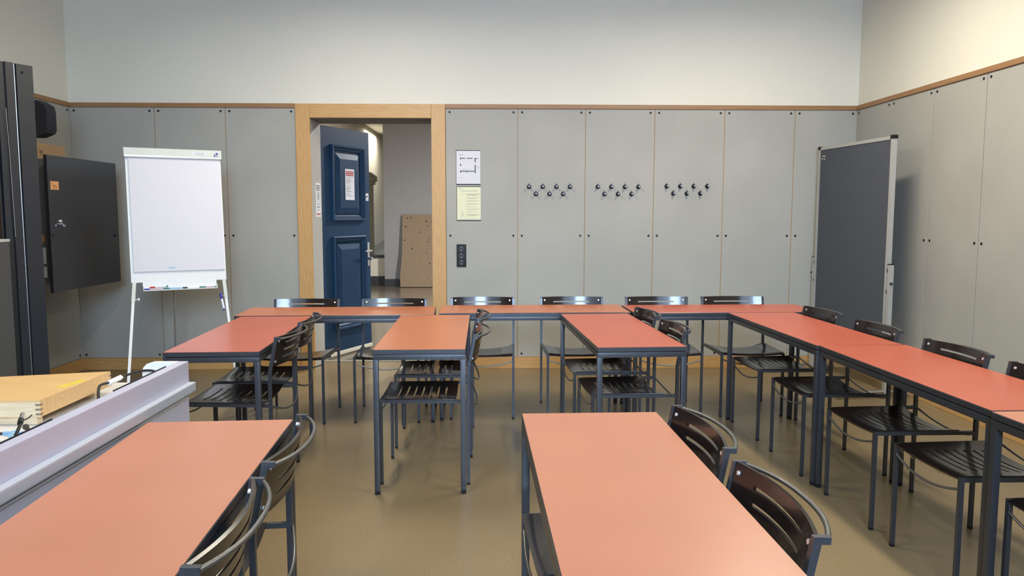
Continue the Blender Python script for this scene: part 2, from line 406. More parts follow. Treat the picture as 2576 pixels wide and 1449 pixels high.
pi_ = empty('stone_pilaster', (-2.62, 15.75, 0), label='sandstone pilaster with moulded capital beside the stairs', cat='pilaster')
MB().box((-.2, -.1, 0), (.155, .1, 1.99), .012).build('shaft', M['stone'], pi_)
b = MB(); b.box((-.2, -.14, 1.99), (.19, .14, 2.05), .01); b.box((-.2, -.17, 2.05), (.225, .17, 2.15), .015)
b.poly([(-.2, -.17, 2.15), (.225, -.17, 2.15), (.13, -.17, 2.23), (-.2, -.17, 2.25)], (0, .34, 0)); b.build('capital', M['stone'], pi_)
pb = empty('plywood_board', (-1.80, 14.86, 0), label='knotty wooden board leaning on the grey hallway wall', cat='board')
def lean(p): return Vector((p.x, p.y-(1.4-p.z)*.12, p.z))
MB().poly([(0, -.0, .01), (1.35, 0, .01), (1.35, 0, 1.38), (.03, 0, 1.39), (.03, 0, .7), (-.01, 0, .2)], (0, -.03, 0)).xform(lean).build('sheet', M['spruce'], pb, smooth=False)
kb = [(.13, 1.32), (.2, 1.33), (.49, 1.26), (.59, 1.26), (.1, 1.16), (.52, 1.17), (.36, 1.05), (.54, .92), (.53, .87), (.22, .74), (.5, .66), (.7, .68), (.74, .66), (.66, .52), (.56, .46), (.78, .3), (.52, .18), (.72, .1), (.08, .9)]
sheet = children(pb)[0]
for x, z in kb: MB().disc((x, -.0295, z), (0, -1, 0), random.uniform(.01, .019), .0015, 9).xform(lean).build('knot', M['knot'], sheet)

# ------------------------------------------------------------------ tables
TL_, TW, TH = 1.300, .4555, .735
def make_table(mt):
    t = empty('table')
    hx_, hy_ = TW/2, TL_/2
    MB().box((-hx_, -hy_, TH-.024), (hx_, hy_, TH-.0016), .0015, seg=1).build('tabletop', M['metal'], t, smooth=False)
    tp = [c for c in children(t)][0]
    MB().box((-hx_+.0016, -hy_+.0016, TH-.0017), (hx_-.0016, hy_-.0016, TH), .0005, seg=1).build('laminate', mt, tp, smooth=False)
    f = .026; z1 = TH-.027; z0 = z1-.026
    b = MB()
    b.box((-hx_, -hy_, z0), (hx_, -hy_+f, z1), .002, seg=2); b.box((-hx_, hy_-f, z0), (hx_, hy_, z1), .002, seg=2)
    b.box((-hx_, -hy_+f, z0), (-hx_+f, hy_-f, z1), .002, seg=2); b.box((hx_-f, -hy_+f, z0), (hx_, hy_-f, z1), .002, seg=2)
    b.box((-hx_+.012, -hy_+.012, z1-.001), (hx_-.012, hy_-.012, z1+.0035))
    b.build('frame', M['metal'], t)
    for sx in (-1, 1):
        for sy in (-1, 1):
            x, y = sx*(hx_-f/2), sy*(hy_-f/2)
            l = MB().box((x-f/2, y-f/2, .018), (x+f/2, y+f/2, z0+.003), .002)
            # rounded inner gusset where the leg meets the frame
            g_ = .012
            l.poly([(x-sx*f/2, y-sy*f/2+sy*.001, z0+.001), (x-sx*(f/2+g_), y-sy*f/2+sy*.001, z0+.001), (x-sx*(f/2+g_*.3), y-sy*f/2+sy*.001, z0-g_*.3), (x-sx*f/2, y-sy*f/2+sy*.001, z0-g_)], (0, sy*(f-.002), 0))
            l = l.build('leg', M['metal'], t)
            MB().box((x-f/2+.0005, y-f/2+.0005, 0), (x+f/2-.0005, y+f/2-.0005, .018), .001, seg=1).build('foot', M['black'], l)
    return t
tA = make_table(M['lam_or']); tR = make_table(M['lam_red']); tP = make_table(M['lam_pale'])
grp = 'narrow red-topped classroom tables'
tabs = [
 (tA, -1.063, 5.270, 90+2.68, 'narrow orange-red table at the left end of the back row'),
 (tA, .268, 5.378, 90+1.79, 'narrow orange-red table in the middle of the back row'),
 (tR, 1.586, 5.378, 90+1.84, 'narrow red table at the right end of the back row'),
 (tR, -1.393, 4.336, 2.32, 'red table joined to the back row beside the white desk'),
 (tA, -.381, 4.392, .78, 'orange table running from the back row towards the viewer in front of the blue door'),
 (tR, .704, 4.445, 3.32, 'red table joined to the middle of the back row, below the coat hooks'),
 (tR, 1.836, 4.486, 2.54, 'red table at the far end of the right-hand row'),
 (tR, 1.897, 3.181, 1.70, 'long red table in the middle of the right-hand row'),
 (tP, 1.932, 1.870, 2.2, 'orange table at the near end of the right-hand row, cut by the right edge'),
 (tP, .335, 1.871, 1.57, 'pale orange table in the near foreground, centre right'),
 (tP, -.841, 1.792, 3.48, 'pale orange table in the near foreground beside the white desk'),
]
used = set()
for pr, x, y, a, lab in tabs:
    o = pr if pr.name not in used else copy_tree(pr)
    used.add(pr.name); o.location = (x, y, 0); o.rotation_euler = (0, 0, R(a))
    tag(o, lab, 'table', grp)

# ------------------------------------------------------------------ chairs
def make_chair():
    t = empty('chair')
    FW, RW, FY, RY, r = .2125, .2265, .225, -.225, .008
    ZS = .447
    for s in (-1, 1):
        l = MB().tube([(s*FW, FY, .012), (s*FW, FY, ZS-.001)], r, square=True, up=(0, 1, 0)).build('leg', M['metal'], t, angle=50)
        MB().box((s*FW-.0085, FY-.0085, 0), (s*FW+.0085, FY+.0085, .013), .001, seg=1).build('foot', M['black'], l)
        up_ = [(s*RW, RY, .012), (s*RW, RY, .595), (s*RW, RY-.004, .625), (s*RW, RY-.011, .655), (s*RW, RY-.037, .782)]
        l = MB()
        l.tube(up_, r, square=True, up=(0, 1, 0))
        # short rearward stub closing the upright
        l.tube([(s*RW, RY-.028, .7795), (s*RW, RY-.052, .7785), (s*RW, RY-.062, .778)], .0072, square=True)
        l = l.build('leg', M['metal'], t, angle=50)
        MB().box((s*RW-.0085, RY-.0085, 0), (s*RW+.0085, RY+.0085, .013), .001, seg=1).build('foot', M['black'], l)
        MB().tube([(s*FW, FY-.006, ZS-.0085), (s*RW, RY+.006, ZS-.0085)], r, square=True).build('seat_rail', M['metal'], t, angle=50)
    # bow behind the backrest
    pts = []
    for i in range(17):
        u = -1+2*i/16
        pts.append((u*RW, RY-.058-.052*(1-abs(u)**2.4), .7775))
    MB().tube(pts, .0060, 10).build('back_bow', M['metal_lt'], t, angle=60)
    pts = [(u*(FW-.006), FY+.002+.008*(1-u*u), .402-.036*(1-u*u)) for u in [-1+2*i/14 for i in range(15)]]
    MB().tube(pts, .0048, 8).build('front_stretcher', M['metal_lt'], t, angle=60)
    pts = [(u*(RW), RY-.006-.036*(1-u*u), .437-.052*(1-u*u)) for u in [-1+2*i/14 for i in range(15)]]
    MB().tube(pts, .0052, 8).build('rear_stretcher', M['metal_lt'], t, angle=60)
    # seat
    y0, y1 = -.155, .232
    sl = [.152-.041*i for i in range(7)]; hw = .005
    vs = [y0, -.125]
    for c in sl[::-1]: vs += [c-hw, c+hw]
    vs += [.18, .21, y1]
    us = [-1, -.95, -.85, -.75, -.63, -.5, -.35, -.2, 0, .2, .35, .5, .63, .75, .85, .95, 1]
    def hole(u, v): return abs(u) < .63 and any(abs(v-c) < hw*.9 for c in sl)
    def pos(u, v):
        k = (v-y0)/(y1-y0)
        hwid = (RW+(FW-RW)*k)-.0055
        sag = .030+(.007-.030)*k
        z = ZS-.0045-sag*(1-u*u)
        z -= .006*max(0, (v-.2)/.032)**2
        return Vector((u*hwid, v, z))
    seat = MB().plate(us, vs, hole, pos, -.008).build('seat', M['plate'], t, angle=40)
    for x, y in ((-.203, .165), (.203, .165), (-.210, -.095), (.210, -.095)):
        MB().disc((x, y, ZS-.008), (0, 0, 1), .005, .0035, 10, r2=.0035).build('screw', M['screw'], seat)
    # backrest
    zt, zb = .787, .635
    cs = [.037, .075, .113]; hs = .0045
    vs = [0]
    for c in cs: vs += [c-hs, c+hs]
    vs += [.138, .152]
    us = [-1, -.97, -.85, -.73, -.62, -.5, -.35, -.2, 0, .2, .35, .5, .62, .73, .85, .97, 1]
    def hole(u, v): return abs(u) < .62 and any(abs(v-c) < hs*.9 for c in cs)
    def yup(z): return RY-.011-(z-.655)*.205 if z > .65 else RY-.009
    def pos(u, v):
        z = zt-v
        return Vector((u*(RW-.0085), yup(z)+.004-.034*(1-u*u), z))
    bk = MB().plate(us, vs, hole, pos, .009).build('backrest', M['plate'], t, angle=40)
    for x in (-.2, .2):
        for z in (zt-.026, zb+.022):
            u = x/(RW-.0085); yy = yup(z)+.004-.034*(1-u*u)
            sc = MB().disc((x, yy-.012, z), (0, 1, .2), .0058, .015, 12).build('screw', M['screw'], bk)
    return t
ch0 = make_chair()
ZE = .4425-.006
chairs = [
 # x, y, heading (deg; 0 faces away from the viewer), label
 (-1.352, 5.275, 180, 'black slatted chair behind the back row at its left end, left of the doorway'),
 (-.725, 5.300, 180.5, 'black slatted chair behind the back row in front of the open doorway'),
 (-.088, 5.388, 180.3, 'black slatted chair behind the back row below the black wall socket'),
 (.573, 5.404, 180.6, 'black slatted chair behind the back row below the left-hand coat hooks'),
 (1.206, 5.400, 180.8, 'black slatted chair behind the back row below the middle coat hooks'),
 (1.776, 5.416, 180, 'black slatted chair behind the back row at its right end'),
 (-1.377, 4.550, 92.5, 'farther black chair at the red table beside the white desk'),
 (-1.345, 4.045, 88.5, 'nearer black chair at the red table beside the white desk'),
 (-.366, 4.725, 90.5, 'farther black chair at the middle orange table in front of the door'),
 (-.362, 4.108, 90, 'nearer black chair at the middle orange table in front of the door'),
 (.692, 4.790, 94, 'farther black chair at the red table below the coat hooks'),
 (.730, 4.208, 93.5, 'nearer black chair at the red table below the coat hooks'),
 (1.840, 4.850, 93.5, 'black chair at the far end of the right-hand row, beside the grey pin board'),
 (1.864, 4.195, 91.5, 'second farthest black chair of the right-hand row'),
 (1.890, 3.492, 92.4, 'black chair in the middle of the right-hand row'),
 (1.912, 2.895, 91.8, 'black chair with a chipped seat edge at the right-hand row, near the right picture edge'),
 (1.962, 2.262, 91.8, 'black chair cut off by the lower right corner'),
 (.333, 2.168, 94, 'farther black chair at the pale foreground table on the right'),
 (.347, 1.622, 91.6, 'nearer black chair at the pale foreground table on the right'),
 (-.845, 2.078, 93.7, 'farther black chair at the pale foreground table beside the white desk'),
 (-.812, 1.512, 93.0, 'nearer black chair at the pale foreground table beside the white desk'),
]
for i, (x, y, a, lab) in enumerate(chairs):
    o = ch0 if i == 0 else copy_tree(ch0)
    o.location = (x, y, 0); o.rotation_euler = (0, 0, R(a)); tag(o, lab, 'chair', 'black slatted classroom chairs')
    if 'chipped' in lab or 'corner' in lab:
        b = MB()
        u = -.9
        while u < .9:
            du = random.choice((.008, .012, .02, .03, .07))
            zz = ZE-.007*(1-u*u)-.0065
            b.box((u*.207, .2318, zz-random.uniform(0, .003)), ((u+du)*.207, .2330, zz+random.uniform(.0015, .0055)))
            u += du+random.choice((.01, .03, .05, .14, .22))
        so = [c for c in children(o) if c.name.startswith('seat') and not c.name.startswith('seat_rail')][0]
        k = b.build('chipped_edge', M['chip_wood'], so, smooth=False); k['label'] = 'bare pale wood where the seat edge is chipped'

# ------------------------------------------------------------------ coat hooks
def make_hook():
    t = empty('coat_hook')
    MB().disc((0, 0, 0), (0, -1, 0), .0205, .006, 24, r2=.019).build('plate', M['black'], t)
    MB().tube([(0, -.004, 0), (0, -.038, .001)], .008, 12, r2=.0095).build('stem', M['black'], t)
    k = MB().disc((0, -.036, .001), (0, -1, .12), .0115, .01, 20, r2=.0105).build('knob', M['black'], t)
    MB().disc((0, -.0455, .0022), (0, -1, .12), .0085, .0012, 18).build('knob_face', M['hook_face'], k)
    MB().box((-.0025, -.008, .016), (.0025, -.002, .030), .001, seg=1).build('tab', M['black'], t)
    return t
hk = make_hook(); first = True
for (x0, cname) in ((.307, 'left-hand'), (.920, 'middle'), (1.538, 'right-hand')):
    for row, n, xo, z in (('upper', 4, 0, 1.641), ('lower', 3, .0605, 1.577)):
        names = {4: ['leftmost', 'second from the left', 'third from the left', 'rightmost'], 3: ['leftmost', 'middle one', 'rightmost']}[n]
        for i in range(n):
            o = hk if first else copy_tree(hk); first = False
            o.location = (x0+xo+.1215*i, D, z+(.006 if cname == 'right-hand' else 0))
            tag(o, 'round black coat hook, %s in the %s row of the %s cluster' % (names[i], row, cname), 'coat hook', 'coat hooks on the back wall')

# ------------------------------------------------------------------ sheets and socket on the back wall
def holder(name, x, z1, x1, z0, label, m):
    t = empty(name, (x, D, z1), label=label, cat='notice')
    W, H = x1-x, z1-z0
    MB().box((0, -.003, -H), (W, 0, 0)).build('holder', M['black'], t, smooth=False)
    MB().box((.003, -.0042, -H+.008), (W-.001, -.003, -.006)).build('sheet', m, t, smooth=False)
    return t, W, H
t, W, H = holder('floor_plan', -.342, 1.961, -.125, 1.657, 'white sheet with a room plan, above the yellow sheet', M['paper'])
b = MB(); y = -.0052
def bx(x0, z0, x1, z1): b.box((x0*W, y, -z1*H), (x1*W, y+.0009, -z0*H))
bx(.17, .212, .20, .27); bx(.2, .225, .38, .245); bx(.45, .225, .67, .245); bx(.74, .232, .89, .248); bx(.765, .245, .80, .355)
bx(.765, .42, .80, .60); bx(.17, .395, .205, .455); bx(.17, .585, .205, .65); bx(.205, .60, .8, .62); bx(.42, .62, .44, .66); bx(.76, .63, .79, .665); bx(.78, .62, .795, .66)
b.build('printed_plan', M['ink'], t, smooth=False)
b = MB()
bx(.1, .125, .3, .137); bx(.11, .79, .24, .797); bx(.3, .79, .34, .797)
for q in (.45, .475, .5, .52): bx(.86, q, .93, q+.008)
bx(.23, .56, .36, .572); bx(.39, .56, .5, .566)
for q in (.28, .57): bx(.22, q, .7, q+.002)
b.build('printed_lines', M['greyink'], t, smooth=False)
t, W, H = holder('notice', -.337, 1.644, -.122, 1.338, 'pale yellow sheet of printed rules below the white room plan', M['yellow'])
b = MB()
bx(.16, .065, .3, .073); bx(.14, .13, .87, .14)
for q, k in ((.215, 4), (.33, 2), (.41, 2), (.5, 2), (.59, 1), (.655, 2), (.745, 1), (.81, 3)):
    for j in range(k): bx(.41, q+j*.017, (.92 if j < k-1 else .78), q+j*.017+.006)
    bx(.36, q, .38, q+.005)
for q in (.218, .748, .81, .83, .86): bx(.16, q, .29, q+.006)
bx(.12, .94, .9, .945)
b.build('printed_lines', M['greyink'], t, smooth=False)
MB().ring((.13*W, y, -.06*H), (0, -1, 0), .0065, .0015, .0005).build('round_emblem', M['greyink'], t)
t = empty('wall_socket', (-.298, D, 1.028), label='black triple wall socket below the two sheets', cat='socket')
MB().box((-.0425, -.011, -.101), (.0425, 0, .101), .006, seg=3).build('cover', M['black'], t)
for k in (.060, 0, -.060):
    f = MB().ring((0, -.0105, k), (0, -1, 0), .0215, .0022, .0022).build('socket_insert', M['metal'], t)
    MB().disc((0, -.0105, k), (0, -1, 0), .018, .0006, 20).build('recess', M['ink'], f)
    MB().box((-.002, -.0125, k+.012), (.002, -.0105, k+.016)).build('contact', M['steel'], f, smooth=False)
    MB().box((-.003, -.0125, k-.017), (.003, -.0105, k-.013)).build('contact', M['steel'], f, smooth=False)

# ------------------------------------------------------------------ flip chart
BL_ = Vector((-2.648, 5.64, .895)); BR_ = Vector((-2.065, 5.945, .895))
u_ = (BR_-BL_).normalized(); Wb = (BR_-BL_).length
TLp = Vector((-2.716, 5.725, 1.873)); v_ = (TLp-BL_); v_ -= u_*v_.dot(u_); Hb = v_.length; v_.normalize(); n_ = u_.cross(v_).normalized()   # towards the viewer
if n_.y > 0: n_ = -n_
base_pt = BL_ + u_*Wb/2
fc = empty('flip_chart', (base_pt.x, base_pt.y, 0), label='white flip chart stand with a blank pad in front of the back wall', cat='flip chart')
def P(a, b, c=0): return BL_+u_*a+v_*b+n_*c - Vector((base_pt.x, base_pt.y, 0))
def slab(a0, a1, b0, b1, c0, c1): return MB().poly([P(a0, b0, c0), P(a1, b0, c0), P(a1, b1, c0), P(a0, b1, c0)], n_*(c1-c0))
slab(0, Wb, 0, Hb-.01, -.02, 0).build('board', M['white'], fc, smooth=False)
slab(.022, Wb-.008, .078, Hb-.06, .0005, .012).build('paper_pad', M['paper'], fc, smooth=False)
b = MB()
for c0 in (.0122,):
    k = .05
    while k < Wb-.02:
        b.poly([P(k, .1, c0), P(k+.0006, .1, c0), P(k+.0006, Hb-.07, c0), P(k, Hb-.07, c0)], n_*.0001); k += .025
    k = .11
    while k < Hb-.07:
        b.poly([P(.03, k, c0), P(Wb-.012, k, c0), P(Wb-.012, k+.0006, c0), P(.03, k+.0006, c0)], n_*.0001); k += .025
M['grid'] = mat('faint_blue_grid', (.66, .68, .76), .8, var=.01)
pad = [c for c in children(fc) if c.name.startswith('paper_pad')][0]
b.build('printed_grid', M['grid'], pad, smooth=False)
slab(.255, .30, .098, .107, .0122, .0126).build('footer_mark', M['clb'], pad, smooth=False)
slab(.30, .42, .101, .103, .0122, .0125).build('footer_line', M['grid'], pad, smooth=False)
cl = slab(-.008, Wb+.006, Hb-.052, Hb+.004, -.022, .02).build('clamp_bar', M['clamp'], fc, smooth=False)
slab(-.006, Wb+.004, Hb-.064, Hb-.05, -.0, .026).build('clamp_lip', M['alu'], cl, smooth=False)
s1 = slab(.02, .06, Hb-.018, Hb-.004, .0202, .0208).build('label_sticker', M['paper'], cl, smooth=False)
s2 = slab(.452, .566, Hb-.040, Hb-.014, .0202, .0208).build('label_sticker', M['paper'], cl, smooth=False)
mw = Matrix.Translation(P(.509, Hb-.027, .0212)) @ Matrix((u_, v_, n_)).transposed().to_4x4()
text_obj('label_lettering', 'H-320', .022, M['greyink'], cl, mw, .0002)
b = MB()
for a, h_, s_ in ((.610, Hb-.044, .013), (.624, Hb-.030, .015), (.628, Hb-.045, .008), (.611, Hb-.026, .006)):
    b.poly([P(a, h_, .0202), P(a+s_, h_, .0202), P(a+s_, h_+s_, .0202), P(a, h_+s_, .0202)], n_*.0006)
b.build('maker_mark', M['cblue'], cl, smooth=False)
# tray
ty = MB()
ty.poly([P(.075, -.063, .0), P(.585, -.063, .0), P(.585, 0, .0), P(.075, 0, .0)], n_*-.003)
ty.poly([P(.075, -.065, .0), P(.585, -.065, .0), P(.585, -.065, .05), P(.075, -.065, .05)], v_*.003)
ty.poly([P(.075, -.065, .048), P(.585, -.065, .048), P(.585, -.057, .05), P(.075, -.057, .05)], n_*.002)
for a in (.075, .583): ty.poly([P(a, -.065, 0), P(a+.002, -.065, 0), P(a+.002, -.03, 0), P(a, -.03, 0)], n_*.05)
ty.build('pen_tray', M['white'], fc, smooth=False)
o_ = Vector((base_pt.x, base_pt.y, 0))
def fleg(top, foot, knob, side):
    top = Vector(top); foot = Vector(foot); d = foot-top
    l = MB().tube([top-o_, top+d*.155-o_], .0125, square=True, up=tuple(n_)).build('leg', M['clamp'], fc, angle=50)
    MB().tube([top+d*.15-o_, foot-o_], .0095, square=True, up=tuple(n_)).build('inner_tube', M['white'], l, angle=50)
    k = top+d*.135-o_
    kk = MB().tube([k, k+u_*side*.035], .0035, 8).build('clamp_screw', M['steel'], l)
    MB().tube([k+u_*side*.03, k+u_*side*.042], .012, 14).build('clamp_knob', M['white'], l)
fleg(P(.02, .0, -.012)+o_, (-2.60, 5.38, 0), 0, 1)
fleg(P(Wb-.018, .0, -.012)+o_, (-1.955, 5.80, 0), 0, -1)
MB().tube([P(.30, .3, -.03), Vector((-2.76, 6.62, 0))-o_], .008, 8).build('rear_leg', M['alu'], fc)

# pens in the tray
def pen(a0, a1, c, h, mcap, mbar, label, capfrac=.28, mend=None, tilt=0, r=.0065):
    p0 = P(a0, h-.013, c)+o_; p1 = P(a1, h-.013+tilt, c)+o_
    t = empty('marker_pen', p0, label=label, cat='marker pen', group='marker pens of the flip chart')
    d = p1-p0
    MB().tube([d*capfrac, d], r*.95, 12).build('barrel', mbar, t)
    MB().tube([Vector((0, 0, 0)), d*.02, d*(capfrac+.02)], r, 12).build('cap', mcap, t)
    if mend: MB().tube([d*.93, d*1.01], r*1.02, 12).build('end_plug', mend, t)
pen(.080, .205, .038, -.039, M['cblue'], M['cpink'], 'pink marker pen with blue cap at the left end of the tray')
pen(.118, .24, .022, -.027, M['cred'], M['pen_white'], 'white marker pen with red cap lying across the others', mend=M['cgreen'], tilt=.006)
pen(.208, .335, .036, -.039, M['cgreen'], M['clb'], 'light blue marker pen with green cap in the tray', .33)
pen(.34, .455, .034, -.039, M['black'], M['pen_white'], 'white marker pen with black cap in the tray')
pen(.458, .575, .034, -.038, M['cgreen'], M['cpink'], 'slim green and pink pen at the right end of the tray', .35, mend=M['cgreen'], r=.0055)
k0 = Vector((-2.088, 5.87, .795))
t = empty('marker_pen', k0, label='white marker pen with blue cap stuck upright to the right leg of the flip chart', cat='marker pen', group='marker pens of the flip chart')
dd = Vector((.028, -.012, -.125))
MB().tube([dd*.33, dd*.93], .0085, 14).build('barrel', M['pen_white'], t)
MB().tube([Vector((0, 0, 0)), dd*.34], .0095, 14, r2=.0085).build('cap', M['cblue'], t)
MB().tube([dd*.92, dd], .0088, 14).build('end_plug', M['cblue'], t)

# ------------------------------------------------------------------ wall cabinet on the left
cb = empty('wall_cabinet', (-3.45, 6.03, .83), label='grey wall cabinet with glossy black door and key lock', cat='cabinet')
def C(x, y, z): return (x+3.45, y-6.03, z-.83)
MB().box(C(XL, 5.70, .88), C(-3.178, 6.5, 1.795), .003).build('body', M['cab'], cb, smooth=False)
dr = MB().box(C(-3.175, 5.54, .832), C(-3.15, 6.53, 1.812), .002, seg=1).build('door', M['gloss'], cb, smooth=False)
MB().disc(C(-3.15, 5.665, 1.322), (1, 0, 0), .010, .018, 14).build('lock', M['steel'], dr)
MB().box(C(-3.13, 5.657, 1.300), C(-3.115, 5.673, 1.318), .003).build('key', M['steel'], dr)
MB().box(C(-3.15, 5.648, 1.338), C(-3.149, 5.69, 1.352)).build('white_label', M['paper'], dr, smooth=False)
ol = MB().box(C(-3.15, 5.568, 1.568), C(-3.1492, 5.672, 1.628)).build('orange_label', M['orange_note'], dr, smooth=False)
b = MB()
for z, a, c in ((1.616, 5.58, 5.60), (1.6, 5.59, 5.645), (1.59, 5.60, 5.655), (1.58, 5.60, 5.65)): b.box(C(-3.1492, a, z-.002), C(-3.149, c, z+.001))
b.build('label_print', M['ink'], ol, smooth=False) if False else b.build('label_print', M['ink'], cb, smooth=False)
MB().box(C(-3.35, 5.6988, 1.19), C(-3.29, 5.70, 1.24)).build('orange_label', M['orange_note'], cb, smooth=False)
for z0, z1, nm in ((1.03, 1.15, 'data_socket'), (.93, 1.01, 'power_socket')):
    so = MB().box(C(-3.40, 5.69, z0), C(-3.277, 5.70, z1), .003).build(nm, M['white'], cb)
    if nm == 'data_socket': MB().box(C(-3.335, 5.676, 1.075), C(-3.30, 5.69, 1.105)).build('plug', M['black'], so, smooth=False)
    MB().box(C(-3.325, 5.6885, z1-.03), C(-3.305, 5.69, z1-.022)).build('contact_slot', M['ink'], so, smooth=False)
cb2 = empty('cardboard_box', (-3.43, 5.92, 1.796), label='brown cardboard box lying on top of the grey wall cabinet', cat='box')
MB().box((-.12, -.21, 0), (.1, .19, .118), .003).build('carton', M['card'], cb2, smooth=False)
mw = Matrix.Translation((.1003, -.128, .050)) @ Matrix(((0, -1, 0), (0, 0, -1), (1, 0, 0))).transposed().to_4x4()
text_obj('lettering', 'ck', .055, M['ink'], cb2, mw, .0004)
# speaker
sp = empty('loudspeaker', (-3.56, 6.08, 2.12), label='dark rounded loudspeaker high on the left wall', cat='loudspeaker')
pts = [(-.10, .07), (-.06, .13), (.09, .135), (.145, .10), (.155, .06), (.155, -.085), (.14, -.11), (.07, -.138), (-.05, -.138), (-.10, -.09)]
MB().poly([(x+.005, -.07, z) for x, z in pts], (0, .13, 0)).build('cabinet', M['speaker'], sp)
MB().box((-.142, -.02, -.03), (-.09, .02, .03)).build('bracket', M['black'], sp, smooth=False)

# ------------------------------------------------------------------ board pylon at the far left
A0 = Vector((-3.105, 4.85, 0)); A1 = Vector((-2.957, 5.10, 0)); d = (A1-A0); L = d.length; d.normalize(); nn = Vector((-d.y, d.x, 0))   # nn: away from the room
py = empty('board_pylon', ((A0+A1)/2), label='tall blue-black board pylon with grey pin board at the left picture edge', cat='board stand')
o_ = (A0+A1)/2
def Q(a, c, z): return A0+d*a+nn*c+Vector((0, 0, z))-o_
ZT = 2.337
outline = [(.05, 0), (.056, 0), (.058, .02), (.07, .02), (.072, 0), (.115, -.0), (.118, -.012), (.165, -.012), (.170, .012), (.186, .012), (.19, 0), (L, 0), (L, .15), (.05, .15)]
MB().poly([Q(a, c, 0) for a, c in outline], (0, 0, ZT)).build('column', M['pylon'], py, smooth=False)
MB().tube([Q(.178, .004, .35), Q(.178, .004, ZT-.005)], .004, 8).build('highlight_rod', M['steel'], py)  # thin steel rod standing in for the bright highlight along the groove
MB().tube([Q(.118, -.016, 1.25), Q(.112, -.016, 1.78), Q(.106, -.016, 2.05)], .0015, 6).build('pull_cord', M['alu'], py)
MB().disc(Q(.225, 0, ZT-.05), tuple(-nn), .008, .006, 12).build('bolt', M['black'], py)
bd = MB().box(Vector((-3.01, 3.0, .33))-o_, Vector((-2.985, 4.80, 1.225))-o_).build('pin_board', M['felt2'], py, smooth=False)
MB().box(Vector((-3.014, 3.0, 1.225))-o_, Vector((-2.981, 4.803, 1.243))-o_, .002).build('board_edge', M['alu'], bd, smooth=False)
wp = empty('cupboard', (-3.45, 4.0, 0), label='light wooden cupboard side at the left picture edge behind the pylon', cat='cupboard')
MB().box((-.24, -.8, 0), (.17, .93, 2.12), .003).build('carcass', M['oak'], wp, smooth=False)
MB().box((.17, -.78, .08), (.188, .07, 2.10), .002, seg=1).build('cupboard_door', M['oak'], wp, smooth=False)
MB().box((.17, .08, .08), (.188, .92, 2.10), .002, seg=1).build('cupboard_door', M['oak'], wp, smooth=False)

# ------------------------------------------------------------------ mobile pin board on the right
NE = Vector((2.985, 5.74, 0)); FE = Vector((2.872, 6.80, 0)); d2 = FE-NE; L2 = d2.length; d2.normalize(); n2 = Vector((-d2.y, d2.x, 0))
if n2.x > 0: n2 = -n2            # towards the room
o_ = (NE+FE)/2
mb = empty('pin_board', o_, label='tall grey mobile pin board with silver frame in the right corner', cat='board')
def Z(a, c, z): return NE+d2*a+n2*c+Vector((0, 0, z))-o_
def zslab(a0, a1, c0, c1, z0, z1): return MB().poly([Z(a0, c0, z0), Z(a1, c0, z0), Z(a1, c1, z0), Z(a0, c1, z0)], (0, 0, z1-z0))
zslab(.02, L2-.02, -.010, .010, .42, 1.965).build('felt', M['felt'], mb, smooth=False)
for a in (0, L2-.028):
    f = zslab(a, a+.028, -.017, .017, .40, 1.968).build('frame_profile', M['alu'], mb, smooth=False)
zslab(.02, L2-.02, -.015, .015, 1.958, 1.985).build('frame_profile', M['alu'], mb, smooth=False)
zslab(.02, L2-.02, -.015, .015, .40, .425).build('frame_profile', M['alu'], mb, smooth=False)
for a in (-.003, L2-.032): zslab(a, a+.036, -.02, .02, 1.962, 1.99).build('corner_cap', M['black'], mb, smooth=False)
b = MB()
for a, z in ((.96, 1.90), (.985, 1.90), (1.0, 1.88), (.965, 1.875)): b.poly([Z(a, .0102, z), Z(a+.02, .0102, z), Z(a+.02, .0102, z+.008), Z(a, .0102, z+.008)], n2*.0006)
b.build('torn_sticker', M['yellow'], mb, smooth=False)
for a in (-.035, L2+.005):
    p = zslab(a, a+.03, -.016, .016, .03, 1.02).build('post', M['alu'], mb, smooth=False)
    zslab(a-.002, a+.032, -.018, .018, 1.02, 1.026).build('post_cap', M['black'], p, smooth=False)
    for z in (.96, .80): zslab(a+.03 if a < 0 else a-.006, a+.036 if a < 0 else a, -.012, .019, z, z+.03).build('clip', M['black'], p, smooth=False)
    MB().tube([Z(a+.01, 0, .875), Z(a-.02 if a < 0 else a+.05, .01, .88)], .01, 10).build('turn_knob', M['black'], p)
    pts = [Z(a+.015, -.2 if a<0 else -.22, .02), Z(a+.015, -.1, .045), Z(a+.015, 0, .05), Z(a+.015, .15, .045), Z(a+.015, .40, .02)]
    MB().tube(pts, .013, 12).build('foot_bar', M['steel'], p)

# ------------------------------------------------------------------ teacher desk on the left
dk = empty('media_desk', (-1.55, 2.0, 0), label='pale lilac teacher desk with raised front rim', cat='desk')
def K(x, y, z): return (x+1.55, y-2.0, z)
MB().box(K(-2.10, 1.15, .03), K(-1.136, 2.83, .742), .003).build('body', M['desk'], dk, smooth=False)
MB().box(K(-2.12, 1.13, .742), K(-1.142, 2.843, .774), .006).build('worktop', M['desk_top'], dk, smooth=False)
MB().box(K(-1.1425, 1.13, .741), K(-1.114, 2.845, .775), .005).build('edge_ledge', M['desk_edge'], dk, smooth=False)
MB().box(K(-1.176, 1.13, .774), K(-1.140, 2.848, .852), .003).build('front_rim', M['desk'], dk, smooth=False)
pts = [(-1.30, .774), (-1.176, .774), (-1.176, .852), (-1.262, .852), (-1.283, .846), (-1.296, .832), (-1.30, .812)]
MB().poly([K(x, 2.822, z) for x, z in pts], (0, .026, 0)).build('end_panel', M['white'], dk)
MB().box(K(-1.180, 1.2, .849), K(-1.1765, 2.03, .8545)).build('cable_slot_seal', M['black'], dk, smooth=False)
